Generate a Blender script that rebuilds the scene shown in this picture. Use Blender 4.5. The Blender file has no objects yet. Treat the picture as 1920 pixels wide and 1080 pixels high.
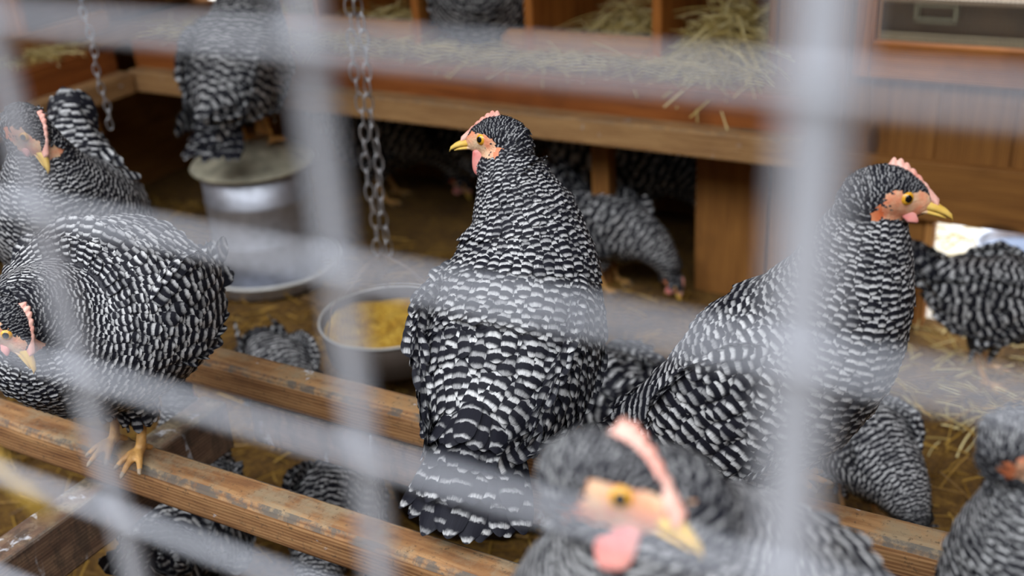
import bpy, bmesh, math, random
import numpy as np
from mathutils import Vector, Matrix

random.seed(7)
rng = np.random.default_rng(7)
sc = bpy.context.scene
COL = sc.collection
R = math.radians

# ------------------------------------------------------------------ camera, sky, exposure
CAM_Z = 1.15                                   # camera height above the coop floor
F_PX, PITCH, ROLL, YAW = 2050.0, R(26.0), R(-3.6), R(30.3)
g_ = np.array([-math.sin(YAW), math.cos(YAW), 0.0])
r_ = np.array([math.cos(YAW), math.sin(YAW), 0.0])
u_ = np.array([0, 0, 1.0])
c_fwd = math.cos(PITCH) * g_ - math.sin(PITCH) * u_
c_u0 = math.cos(PITCH) * u_ + math.sin(PITCH) * g_
c_right = math.cos(ROLL) * r_ + math.sin(ROLL) * c_u0
c_up = math.cos(ROLL) * c_u0 - math.sin(ROLL) * r_
cam_d = bpy.data.cameras.new('camera')
cam = bpy.data.objects.new('camera', cam_d)
COL.objects.link(cam)
cam.matrix_world = Matrix(((c_right[0], c_up[0], -c_fwd[0], 0), (c_right[1], c_up[1], -c_fwd[1], 0),
                           (c_right[2], c_up[2], -c_fwd[2], CAM_Z), (0, 0, 0, 1)))
cam_d.sensor_width = 36.0
cam_d.lens = F_PX / 1920 * 36.0
cam_d.clip_start = 0.01
cam_d.dof.use_dof = True
cam_d.dof.focus_distance = 1.12
cam_d.dof.aperture_fstop = 3.5
sc.camera = cam

w = bpy.data.worlds.new('overcast_sky')
sc.world = w
w.use_nodes = True
nt = w.node_tree
bg = nt.nodes['Background']
tc = nt.nodes.new('ShaderNodeTexCoord')
sx = nt.nodes.new('ShaderNodeSeparateXYZ')
rp = nt.nodes.new('ShaderNodeValToRGB')
nt.links.new(tc.outputs['Generated'], sx.inputs[0])
nt.links.new(sx.outputs['Z'], rp.inputs[0])
rp.color_ramp.elements[0].position = 0.0
rp.color_ramp.elements[0].color = (0.016, 0.017, 0.016, 1)
rp.color_ramp.elements[1].position = 0.62
rp.color_ramp.elements[1].color = (0.93, 0.96, 1.02, 1)
e_ = rp.color_ramp.elements.new(0.42); e_.color = (0.022, 0.024, 0.026, 1)
nt.links.new(rp.outputs[0], bg.inputs['Color'])
bg.inputs['Strength'].default_value = 7.2

sc.view_settings.view_transform = 'Standard'
sc.view_settings.look = 'None'
sc.view_settings.exposure = 0.0
sc.view_settings.gamma = 1.0
sc.view_settings.use_curve_mapping = False
sc.cycles.use_denoising = True
sc.cycles.max_bounces = 8
sc.cycles.diffuse_bounces = 5

# ------------------------------------------------------------------ helpers
def link(o, parent=None):
    COL.objects.link(o)
    if parent is not None:
        o.parent = parent
    return o

def tag(o, label=None, cat=None, group=None, kind=None):
    if label: o['label'] = label
    if cat: o['category'] = cat
    if group: o['group'] = group
    if kind: o['kind'] = kind
    return o

def empty(name, loc, rz=0.0, label=None, cat=None, group=None, kind=None):
    o = bpy.data.objects.new(name, None)
    o.empty_display_size = 0.05
    link(o)
    o.location = loc
    o.rotation_euler = (0, 0, rz)
    return tag(o, label, cat, group, kind)

def mesh_obj(name, verts, faces, mats, parent=None, loc=(0, 0, 0), smooth=False, midx=None):
    me = bpy.data.meshes.new(name)
    me.from_pydata([tuple(v) for v in verts], [], faces)
    for m in (mats if isinstance(mats, (list, tuple)) else [mats]):
        me.materials.append(m)
    if midx is not None:
        me.polygons.foreach_set('material_index', np.asarray(midx, np.int32))
    if smooth:
        me.polygons.foreach_set('use_smooth', np.ones(len(me.polygons), bool))
    me.update()
    o = bpy.data.objects.new(name, me)
    o.location = loc
    return link(o, parent)

class MB:
    """collects shapes of one part into one mesh"""
    def __init__(s):
        s.bm = bmesh.new()
    def box(s, c, d, bev=0.003, seg=2):
        r = bmesh.ops.create_cube(s.bm, size=1.0)
        bmesh.ops.scale(s.bm, vec=d, verts=r['verts'])
        bmesh.ops.translate(s.bm, vec=c, verts=r['verts'])
        if bev > 0:
            ed = list({e for v in r['verts'] for e in v.link_edges})
            bmesh.ops.bevel(s.bm, geom=ed, offset=bev, segments=seg, profile=0.5, affect='EDGES')
        return s
    def tube(s, pts, rad, n=8, caps=True):
        pts = [Vector(p) for p in pts]
        rads = rad if isinstance(rad, (list, tuple)) else [rad] * len(pts)
        rings = []
        ref = None
        for i, p in enumerate(pts):
            t = (pts[min(i + 1, len(pts) - 1)] - pts[max(i - 1, 0)]).normalized()
            if ref is None:
                ref = Vector((0, 0, 1)) if abs(t.z) < 0.9 else Vector((1, 0, 0))
            a = (ref - t * ref.dot(t)).normalized()
            ref = a
            b = t.cross(a)
            rings.append([s.bm.verts.new(p + (a * math.cos(2 * math.pi * k / n) + b * math.sin(2 * math.pi * k / n)) * rads[i]) for k in range(n)])
        for i in range(len(rings) - 1):
            for k in range(n):
                s.bm.faces.new((rings[i][k], rings[i][(k + 1) % n], rings[i + 1][(k + 1) % n], rings[i + 1][k]))
        if caps:
            s.bm.faces.new(rings[0][::-1])
            s.bm.faces.new(rings[-1])
        return s
    def ring(s, c, rx, ry, rad, axis_a, axis_b, n=24, m=8):
        """closed tube loop round centre c spanned by axis_a, axis_b"""
        c = Vector(c); A = Vector(axis_a); B = Vector(axis_b); Nn = A.cross(B).normalized()
        rings = []
        for i in range(n):
            t = 2 * math.pi * i / n
            p = c + A * (rx * math.cos(t)) + B * (ry * math.sin(t))
            out = (A * (math.cos(t) / max(rx, 1e-6)) + B * (math.sin(t) / max(ry, 1e-6))).normalized()
            rings.append([s.bm.verts.new(p + (out * math.cos(2 * math.pi * k / m) + Nn * math.sin(2 * math.pi * k / m)) * rad) for k in range(m)])
        for i in range(n):
            for k in range(m):
                s.bm.faces.new((rings[i][k], rings[i][(k + 1) % m], rings[(i + 1) % n][(k + 1) % m], rings[(i + 1) % n][k]))
        return s
    def lathe(s, prof, c=(0, 0, 0), n=40):
        c = Vector(c)
        rings = []
        for (r, z) in prof:
            if r < 1e-5:
                rings.append([s.bm.verts.new(c + Vector((0, 0, z)))])
            else:
                rings.append([s.bm.verts.new(c + Vector((r * math.cos(2 * math.pi * k / n), r * math.sin(2 * math.pi * k / n), z))) for k in range(n)])
        for a, b in zip(rings[:-1], rings[1:]):
            for k in range(n):
                k2 = (k + 1) % n
                if len(a) == 1 and len(b) == 1: continue
                if len(a) == 1: s.bm.faces.new((a[0], b[k2], b[k]))
                elif len(b) == 1: s.bm.faces.new((a[k], a[k2], b[0]))
                else: s.bm.faces.new((a[k], a[k2], b[k2], b[k]))
        return s
    def build(s, name, mat, parent=None, loc=(0, 0, 0), smooth=False, rz=0.0):
        bmesh.ops.recalc_face_normals(s.bm, faces=s.bm.faces)
        me = bpy.data.meshes.new(name)
        s.bm.to_mesh(me); s.bm.free()
        for m in (mat if isinstance(mat, (list, tuple)) else [mat]):
            me.materials.append(m)
        if smooth:
            me.polygons.foreach_set('use_smooth', np.ones(len(me.polygons), bool))
        o = bpy.data.objects.new(name, me)
        o.location = loc
        o.rotation_euler = (0, 0, rz)
        return link(o, parent)

# ------------------------------------------------------------------ materials
class NT:
    def __init__(s, name):
        s.m = bpy.data.materials.new(name)
        s.m.use_nodes = True
        s.t = s.m.node_tree
        s.b = s.t.nodes['Principled BSDF']
    def n(s, typ, **kw):
        nd = s.t.nodes.new(typ)
        for k, v in kw.items():
            setattr(nd, k, v)
        return nd
    def l(s, a, b):
        s.t.links.new(a, b)
    def math(s, op, a, b=None, c=None, clamp=False):
        nd = s.n('ShaderNodeMath', operation=op, use_clamp=clamp)
        for i, v in enumerate((a, b, c)):
            if v is None: continue
            if isinstance(v, (int, float)): nd.inputs[i].default_value = v
            else: s.l(v, nd.inputs[i])
        return nd.outputs[0]
    def smooth(s, v, lo, hi):
        nd = s.n('ShaderNodeMapRange', interpolation_type='SMOOTHSTEP')
        s.l(v, nd.inputs[0])
        nd.inputs[1].default_value = lo; nd.inputs[2].default_value = hi
        return nd.outputs[0]
    def mix(s, f, a, b):
        nd = s.n('ShaderNodeMix', data_type='RGBA')
        for i, v in ((0, f), (6, a), (7, b)):
            if isinstance(v, (int, float)): nd.inputs[i].default_value = v
            elif isinstance(v, tuple): nd.inputs[i].default_value = (*v, 1.0) if len(v) == 3 else v
            else: s.l(v, nd.inputs[i])
        return nd.outputs[2]
    def coords(s, scale=(1, 1, 1), rand=True):
        tcn = s.n('ShaderNodeTexCoord')
        mp = s.n('ShaderNodeMapping')
        mp.inputs['Scale'].default_value = scale
        s.l(tcn.outputs['Object'], mp.inputs[0])
        if rand:
            oi = s.n('ShaderNodeObjectInfo')
            cm = s.n('ShaderNodeCombineXYZ')
            k = s.math('MULTIPLY', oi.outputs['Random'], 37.0)
            for i in range(3): s.l(k, cm.inputs[i])
            s.l(cm.outputs[0], mp.inputs['Location'])
        return mp.outputs[0]
    def noise(s, vec, scale, detail=4.0, rough=0.55, dist=0.0):
        nd = s.n('ShaderNodeTexNoise')
        nd.inputs['Scale'].default_value = scale
        nd.inputs['Detail'].default_value = detail
        nd.inputs['Roughness'].default_value = rough
        nd.inputs['Distortion'].default_value = dist
        if vec is not None: s.l(vec, nd.inputs['Vector'])
        return nd.outputs[0]
    def ramp(s, v, stops):
        nd = s.n('ShaderNodeValToRGB')
        el = nd.color_ramp.elements
        while len(el) < len(stops): el.new(0.5)
        for e, (p, c) in zip(el, stops):
            e.position = p; e.color = (*c, 1.0)
        s.l(v, nd.inputs[0])
        return nd.outputs[0]
    def bump(s, h, strength=0.3, dist=0.002):
        nd = s.n('ShaderNodeBump')
        nd.inputs['Strength'].default_value = strength
        nd.inputs['Distance'].default_value = dist
        s.l(h, nd.inputs['Height'])
        s.l(nd.outputs[0], s.b.inputs['Normal'])
    def set(s, **kw):
        for k, v in kw.items():
            s.b.inputs[k].default_value = v
        return s

def plain(name, col, rough=0.6, metal=0.0, var=0.12, scale=30.0):
    t = NT(name)
    nz = t.noise(t.coords(), scale)
    a = tuple(c * (1 - var) for c in col); b = tuple(min(1, c * (1 + var)) for c in col)
    t.l(t.ramp(nz, [(0.3, a), (0.7, b)]), t.b.inputs['Base Color'])
    t.set(Roughness=rough, Metallic=metal)
    return t.m

WOODS = {}
def wood(kind, axis):
    """pine boards: grain runs along axis"""
    key = (kind, axis)
    if key in WOODS: return WOODS[key]
    cols = dict(perch=((0.36, 0.20, 0.085), (0.24, 0.115, 0.045), (0.095, 0.038, 0.016)),
                fascia=((0.36, 0.115, 0.022), (0.25, 0.07, 0.012), (0.12, 0.034, 0.008)),
                rail=((0.46, 0.27, 0.11), (0.34, 0.18, 0.07), (0.19, 0.09, 0.035)),
                frame=((0.56, 0.21, 0.04), (0.42, 0.145, 0.025), (0.2, 0.06, 0.012)),
                panel=((0.34, 0.15, 0.035), (0.24, 0.10, 0.022), (0.13, 0.05, 0.012)),
                lip=((0.58, 0.29, 0.085), (0.44, 0.19, 0.05), (0.22, 0.085, 0.02)),
                grey=((0.22, 0.18, 0.13), (0.15, 0.115, 0.08), (0.08, 0.055, 0.035)),
                dirty=((0.20, 0.125, 0.075), (0.12, 0.07, 0.045), (0.06, 0.032, 0.02)))[kind]
    t = NT('pine_' + kind + '_' + axis)
    lo_ = 3.2 if kind in ('perch', 'rail', 'dirty') else 1.3
    sc_ = {'x': (lo_, 26, 26), 'y': (26, lo_, 26), 'z': (26, 26, lo_)}[axis]
    v = t.coords(sc_)
    n1 = t.noise(v, 3.0, 6.0, 0.62, 0.6)
    iso = t.coords((1, 1, 1))
    n2 = t.noise(iso, 7.0, 3.0)
    # growth rings
    wv = t.n('ShaderNodeTexWave', wave_type='BANDS', bands_direction={'x': 'Z', 'y': 'Z', 'z': 'X'}[axis])
    wv.inputs['Scale'].default_value = 2.6; wv.inputs['Distortion'].default_value = 5.0
    wv.inputs['Detail'].default_value = 3.0; wv.inputs['Detail Scale'].default_value = 0.9
    t.l(v, wv.inputs['Vector'])
    wk = 0.14 if kind in ('dirty', 'grey') else 0.24
    gsum = t.math('ADD', t.math('MULTIPLY', n1, 1 - wk), t.math('MULTIPLY', wv.outputs['Fac'], wk))
    c = t.ramp(gsum, [(0.22, cols[2]), (0.46, cols[1]), (0.68, cols[0])])
    # knots
    ks = {'x': (3.0, 9, 9), 'y': (9, 3.0, 9), 'z': (9, 9, 3.0)}[axis]
    vo = t.n('ShaderNodeTexVoronoi')
    vo.inputs['Scale'].default_value = 1.0
    t.l(t.coords(ks), vo.inputs['Vector'])
    kn = t.smooth(vo.outputs['Distance'], 0.16, 0.07)
    c = t.mix(t.math('MULTIPLY', kn, 0.8), c, tuple(x * 0.35 for x in cols[2]))
    # blotchy wear
    c = t.mix(t.math('MULTIPLY', t.smooth(n2, 0.5, 0.75), 0.45), c, tuple(x * 0.8 for x in cols[2]))
    if kind in ('perch', 'dirty', 'rail', 'grey'):
        geo = t.n('ShaderNodeNewGeometry')
        sp = t.n('ShaderNodeSeparateXYZ')
        t.l(geo.outputs['Normal'], sp.inputs[0])
        up = t.smooth(sp.outputs['Z'], 0.25, 0.8)
        d1 = t.smooth(t.noise(iso, 18.0, 5.0, 0.7), 0.44, 0.66)
        amt = {'perch': 0.70, 'rail': 0.4, 'dirty': 0.8, 'grey': 0.5}[kind]
        c = t.mix(t.math('MULTIPLY', t.math('MULTIPLY', d1, up), amt), c, (0.25, 0.205, 0.13))
        fl = t.smooth(t.noise(iso, 170.0, 4.0, 0.75), 0.56, 0.68)
        c = t.mix(t.math('MULTIPLY', fl, {'perch': .65, 'rail': .35, 'dirty': .6, 'grey': .4}[kind]), c, (0.055, 0.042, 0.028))
        # grey muck collected along the arris
        edge = t.math('MULTIPLY', t.smooth(sp.outputs['Z'], 0.25, 0.6), t.smooth(sp.outputs['Z'], 0.999, 0.85))
        d2 = t.smooth(t.noise(iso, 45.0, 4.0, 0.7), 0.38, 0.58)
        c = t.mix(t.math('MULTIPLY', t.math('MULTIPLY', edge, d2), 0.85), c, (0.085, 0.08, 0.07))
        # droppings: white splashes, running down the sides on the dirty rails
        dv = t.coords((1, 1, 0.25)) if kind in ('dirty',) else iso
        d3 = t.smooth(t.noise(dv, 26.0 if kind == 'dirty' else 33.0, 3.0, 0.6, 0.4), {'dirty': 0.585, 'perch': 0.70, 'rail': 0.66, 'grey': 0.66}[kind], {'dirty': 0.65, 'perch': 0.74, 'rail': 0.72, 'grey': 0.72}[kind])
        c = t.mix(t.math('MULTIPLY', t.math('MULTIPLY', d3, t.smooth(t.noise(iso, 120.0, 3.0), .35, .6)), 0.75), c, (0.50, 0.51, 0.53))
        if kind == 'dirty':
            c = t.mix(t.math('MULTIPLY', t.smooth(t.noise(t.coords((1, 1, .4)), 38.0, 5.0, .7), .45, .6), .6), c, (.035, .028, .022))
    t.l(c, t.b.inputs['Base Color'])
    t.set(Roughness=0.72)
    t.b.inputs['Specular IOR Level'].default_value = 0.3
    t.bump(gsum, 0.22, 0.002)
    WOODS[key] = t.m
    return t.m

def make_feather_mat(name='barred_feather', lo=.40, hi=.72, gain=1.0):
    t = NT(name)
    u1 = t.n('ShaderNodeUVMap', uv_map='shape'); u2 = t.n('ShaderNodeUVMap', uv_map='bars')
    s1 = t.n('ShaderNodeSeparateXYZ'); s2 = t.n('ShaderNodeSeparateXYZ')
    t.l(u1.outputs[0], s1.inputs[0]); t.l(u2.outputs[0], s2.inputs[0])
    u, v, nb, rnd = s1.outputs[0], s1.outputs[1], s2.outputs[0], s2.outputs[1]
    uu = t.math('SUBTRACT', u, 0.5)
    uu2 = t.math('MULTIPLY', uu, uu)
    s = t.math('MULTIPLY', t.math('SUBTRACT', 1.0, v), nb)
    s = t.math('ADD', s, t.math('MULTIPLY', uu2, 0.9))
    s = t.math('ADD', s, t.math('MULTIPLY', t.math('SUBTRACT', rnd, 0.5), 0.62))
    nz = t.noise(t.coords(), 160.0, 2.0)
    s = t.math('ADD', s, t.math('MULTIPLY', t.math('SUBTRACT', nz, 0.5), 0.35))
    fr = t.math('FRACT', s)
    wh = t.math('MULTIPLY', t.smooth(fr, 0.15, 0.24), t.smooth(fr, hi, lo))
    wh = t.math('MULTIPLY', wh, t.math('SUBTRACT', 1.0, t.math('MULTIPLY', t.smooth(t.math('ABSOLUTE', uu), 0.30, 0.5), 0.85)))
    r2 = t.math('FRACT', t.math('MULTIPLY', rnd, 17.31))
    wh = t.math('MULTIPLY', t.math('MULTIPLY', wh, gain), t.math('ADD', 0.42, t.math('MULTIPLY', t.smooth(r2, 0.0, 0.7), 0.58)))
    # a slightly darker shaft and streaky barbs
    bv = t.n('ShaderNodeCombineXYZ')
    t.l(t.math('MULTIPLY', t.math('ADD', uu, rnd), 26.0), bv.inputs[0])
    t.l(t.math('MULTIPLY', v, 2.5), bv.inputs[1]); t.l(t.math('MULTIPLY', rnd, 40.0), bv.inputs[2])
    barb = t.noise(bv.outputs[0], 1.0, 2.0)
    wcol = t.mix(t.smooth(barb, 0.3, 0.7), (0.34, 0.345, 0.35), (0.68, 0.68, 0.665))
    wcol = t.mix(t.math('MULTIPLY', rnd, 0.45), wcol, (0.40, 0.40, 0.39))
    dcol = t.mix(barb, (0.004, 0.004, 0.007), (0.014, 0.0145, 0.021))
    c = t.mix(wh, dcol, wcol)
    t.l(c, t.b.inputs['Base Color'])
    t.set(Roughness=0.62)
    t.b.inputs['Specular IOR Level'].default_value = 0.13
    return t.m

FEATHER = make_feather_mat()
HEAD_FEATHER = make_feather_mat('fine_barred_feather', .34, .58, .62)
TAIL_FEATHER = make_feather_mat('barred_tail_feather', .26, .50, .72)
DOWN = plain('under_down', (0.025, 0.025, 0.03), 0.9, var=0.5, scale=90)

def make_skin(name, c1, c2, bump=0.4, scale=220.0):
    t = NT(name)
    v = t.coords()
    nz = t.noise(v, scale, 3.0)
    n2 = t.noise(v, 60.0, 2.0)
    c = t.ramp(n2, [(0.35, c1), (0.65, c2)])
    t.l(c, t.b.inputs['Base Color'])
    t.set(Roughness=0.5)
    t.b.inputs['Subsurface Weight'].default_value = 0.15
    t.b.inputs['Subsurface Radius'].default_value = (0.004, 0.0015, 0.001)
    t.bump(nz, bump, 0.0015)
    return t.m
FACE = make_skin('face_skin', (0.74, 0.27, 0.14), (0.72, 0.50, 0.31), 0.7, 420)
COMB = make_skin('comb_skin', (0.72, 0.30, 0.23), (0.80, 0.47, 0.38))
WATTLE = make_skin('wattle_skin', (0.70, 0.20, 0.18), (0.76, 0.33, 0.28))
LOBE = make_skin('ear_lobe_skin', (0.66, 0.15, 0.05), (0.72, 0.27, 0.12))
BEAK = make_skin('beak_horn', (0.66, 0.40, 0.06), (0.76, 0.52, 0.12), 0.1, 90)
BEAK_ROOT = make_skin('beak_root', (0.62, 0.40, 0.22), (0.66, 0.46, 0.28), 0.2, 120)
LEGM = make_skin('leg_scale', (0.40, 0.20, 0.06), (0.62, 0.34, 0.10), 0.6, 330)
CLAW = plain('claw_horn', (0.30, 0.22, 0.14), 0.45)
IRIS = plain('iris_amber', (0.72, 0.36, 0.025), 0.12, var=0.2, scale=500)
PUPIL = plain('pupil_black', (0.004, 0.004, 0.004), 0.05)
EYELID = make_skin('eyelid_skin', (0.70, 0.36, 0.10), (0.74, 0.42, 0.16))

def metal(name, col, rough, var=0.35, stain=None):
    t = NT(name)
    v = t.coords()
    n1 = t.noise(v, 14.0, 5.0, 0.65)
    vo = t.n('ShaderNodeTexVoronoi'); vo.inputs['Scale'].default_value = 40.0
    t.l(v, vo.inputs['Vector'])
    m = t.math('ADD', t.math('MULTIPLY', n1, 0.7), t.math('MULTIPLY', vo.outputs['Distance'], 0.4))
    c = t.ramp(m, [(0.25, tuple(x * (1 - var) for x in col)), (0.75, col)])
    met = 0.85
    if stain:
        s = t.smooth(t.noise(v, 9.0, 5.0, 0.7), 0.5, 0.62)
        c = t.mix(t.math('MULTIPLY', s, 0.75), c, stain)
        t.l(t.math('SUBTRACT', 0.85, t.math('MULTIPLY', s, 0.7)), t.b.inputs['Metallic'])
    t.l(c, t.b.inputs['Base Color'])
    t.set(Roughness=rough, Metallic=met)
    return t.m
GALV = metal('galvanised_steel', (0.62, 0.65, 0.72), 0.5)
GALV_DIRTY = plain('dusty_lid', (0.44, 0.42, 0.31), 0.6, 0.25, 0.35, 22)
CHAIN = metal('chain_steel', (0.52, 0.52, 0.53), 0.45, stain=(0.2, 0.16, 0.13))
RUSTY = metal('rusty_steel', (0.40, 0.30, 0.22), 0.6, stain=(0.16, 0.07, 0.03))
WIRE = plain('galvanised_wire', (0.31, 0.32, 0.35), 0.5, 0.0, 0.06, 60)
RUBBER = plain('black_rubber', (0.02, 0.02, 0.022), 0.6)
DARKPAN = plain('dark_pan', (0.045, 0.030, 0.020), 0.75)
RIMM = plain('pale_rim', (0.55, 0.55, 0.52), 0.45)
PANIN = plain('pan_inside', (0.13, 0.045, 0.025), 0.5)

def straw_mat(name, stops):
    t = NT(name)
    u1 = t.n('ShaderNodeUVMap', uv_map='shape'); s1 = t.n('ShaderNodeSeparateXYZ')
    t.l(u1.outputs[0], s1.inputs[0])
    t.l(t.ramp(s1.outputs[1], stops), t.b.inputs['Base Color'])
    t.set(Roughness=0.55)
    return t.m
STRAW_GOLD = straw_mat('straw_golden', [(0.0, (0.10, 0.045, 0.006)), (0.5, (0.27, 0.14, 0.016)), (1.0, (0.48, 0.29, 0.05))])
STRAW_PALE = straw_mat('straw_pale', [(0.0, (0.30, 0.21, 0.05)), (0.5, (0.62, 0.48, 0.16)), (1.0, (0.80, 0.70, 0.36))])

def floor_mat():
    t = NT('litter_floor')
    v = t.coords((1, 1, 1), False)
    n1 = t.noise(v, 9.0, 6.0, 0.7)
    n2 = t.noise(v, 90.0, 5.0, 0.7)
    c = t.ramp(t.math('ADD', t.math('MULTIPLY', n1, 0.5), t.math('MULTIPLY', n2, 0.5)),
               [(0.36, (0.035, 0.016, 0.003)), (0.5, (0.15, 0.072, 0.008)), (0.64, (0.31, 0.17, 0.022))])
    t.l(c, t.b.inputs['Base Color']); t.set(Roughness=0.9)
    t.bump(n2, 0.8, 0.012)
    return t.m
def ground_mat():
    t = NT('pale_yard_ground')
    v = t.coords((1, 1, 1), False)
    n = t.noise(v, 12.0, 6.0, 0.7)
    t.l(t.ramp(n, [(0.3, (0.55, 0.52, 0.44)), (0.7, (0.80, 0.78, 0.72))]), t.b.inputs['Base Color'])
    t.set(Roughness=0.9); t.bump(n, 0.5, 0.02)
    return t.m
def feed_mat():
    t = NT('yellow_mash_feed')
    v = t.coords()
    n = t.noise(v, 190.0, 4.0, 0.7); n2 = t.noise(v, 30.0, 3.0)
    t.l(t.ramp(t.math('ADD', t.math('MULTIPLY', n, 0.6), t.math('MULTIPLY', n2, 0.4)), [(0.38, (0.30, 0.14, 0.01)), (0.5, (0.60, 0.34, 0.03)), (0.62, (0.78, 0.52, 0.09))]), t.b.inputs['Base Color'])
    t.set(Roughness=0.9); t.bump(n, 0.9, 0.006)
    return t.m

# ------------------------------------------------------------------ feather blades
def uv_layers(me, nb_rnd, shape):
    """shape, nb_rnd: per-vertex (n,2) arrays"""
    li = np.empty(len(me.loops), np.int32)
    me.loops.foreach_get('vertex_index', li)
    for nm, arr in (('shape', shape), ('bars', nb_rnd)):
        uv = me.uv_layers.new(name=nm)
        uv.data.foreach_set('uv', np.ascontiguousarray(arr[li], np.float32).ravel())

VPROF_V = np.array([0, .2, .45, .7, .86, .95, 1.0])
VPROF_W = np.array([.40, .72, .96, 1.0, .90, .70, .36])
class Blades:
    """many curved, cambered feather vanes kept in one mesh"""
    def __init__(s, nu=5, nv=7):
        s.nu, s.nv = nu, nv
        s.items = []
    def add(s, P, D, N, L, W, nb, bend=0.12, camber=0.16, point=0.0):
        s.items.append((P, D, N, L, W, nb, bend, camber, point))
    def arrays(s):
        n = len(s.items)
        P = np.array([i[0] for i in s.items]); D = np.array([i[1] for i in s.items]); N = np.array([i[2] for i in s.items])
        L, W, NB, BE, CA, PT = (np.array([i[k] for i in s.items]) for k in range(3, 9))
        D /= np.linalg.norm(D, axis=1)[:, None]
        S = np.cross(N, D); S /= np.linalg.norm(S, axis=1)[:, None]
        N = np.cross(D, S)
        nu, nv = s.nu, s.nv
        if nv == 7: vv, ww = VPROF_V, VPROF_W
        else:
            vv = np.linspace(0, 1, nv) ** 0.8; ww = np.interp(vv, VPROF_V, VPROF_W)
        uu = np.linspace(-1, 1, nu)
        rnd = rng.random(n)
        wob = rng.normal(0, 0.05, (n, nv, nu))
        V = np.empty((n, nv, nu, 3))
        for a, v in enumerate(vv):
            for b, u in enumerate(uu):
                wd = ww[a] * (1 - PT * v * 0.45)
                x = v * L * (1 - 0.04 * u * u) + (0.04 * L * wob[:, a, b] if v > .7 else 0)
                y = u * W * 0.5 * wd
                z = -CA * W * u * u * wd - BE * L * v * v + 0.02 * L * wob[:, a, b]
                V[:, a, b] = P + D * x[:, None] + S * y[:, None] + N * z[:, None]
        idx = (np.arange(n)[:, None, None] * nv * nu + np.arange(nv - 1)[None, :, None] * nu + np.arange(nu - 1)[None, None, :]).ravel()
        Fq = np.stack([idx, idx + 1, idx + nu + 1, idx + nu], 1)
        sh = np.empty((n, nv, nu, 2)); sh[..., 0] = (uu[None, None, :] + 1) / 2; sh[..., 1] = vv[None, :, None]
        br = np.empty((n, nv, nu, 2)); br[..., 0] = NB[:, None, None]; br[..., 1] = rnd[:, None, None]
        return V.reshape(-1, 3), Fq, sh.reshape(-1, 2), br.reshape(-1, 2)
    def build(s, name, parent, mat=None, extra=None):
        V, Fq, sh, br = s.arrays()
        faces = Fq.tolist(); mi = [0] * len(faces); mats = [mat or FEATHER]
        if extra is not None:                       # a solid pad carrying the vanes
            ev, ef = extra
            off = len(V)
            V = np.vstack([V, ev]); sh = np.vstack([sh, np.zeros((len(ev), 2))]); br = np.vstack([br, np.zeros((len(ev), 2))])
            faces += [[i + off for i in f] for f in ef]; mi += [1] * len(ef); mats.append(DOWN)
        o = mesh_obj(name, V, faces, mats, parent, smooth=True, midx=mi)
        uv_layers(o.data, br, sh)
        return o

# ------------------------------------------------------------------ lofted surfaces
def catmull(pts, n):
    pts = np.asarray(pts, float)
    m = len(pts)
    seg = np.linalg.norm(np.diff(pts[:, :3], axis=0), axis=1)
    t = np.concatenate([[0], np.cumsum(np.maximum(seg, 1e-4))])
    tt = np.linspace(0, t[-1], n)
    tan = np.empty_like(pts)
    for i in range(m):
        a, b = max(i - 1, 0), min(i + 1, m - 1)
        tan[i] = (pts[b] - pts[a]) / (t[b] - t[a])
    out = np.empty((n, pts.shape[1]))
    for k, q in enumerate(tt):
        i = min(np.searchsorted(t, q, side='right') - 1, m - 2)
        h = t[i + 1] - t[i]; x = (q - t[i]) / h
        out[k] = (2*x**3-3*x**2+1)*pts[i] + (x**3-2*x**2+x)*h*tan[i] + (-2*x**3+3*x**2)*pts[i+1] + (x**3-x**2)*h*tan[i+1]
    return out

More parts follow.
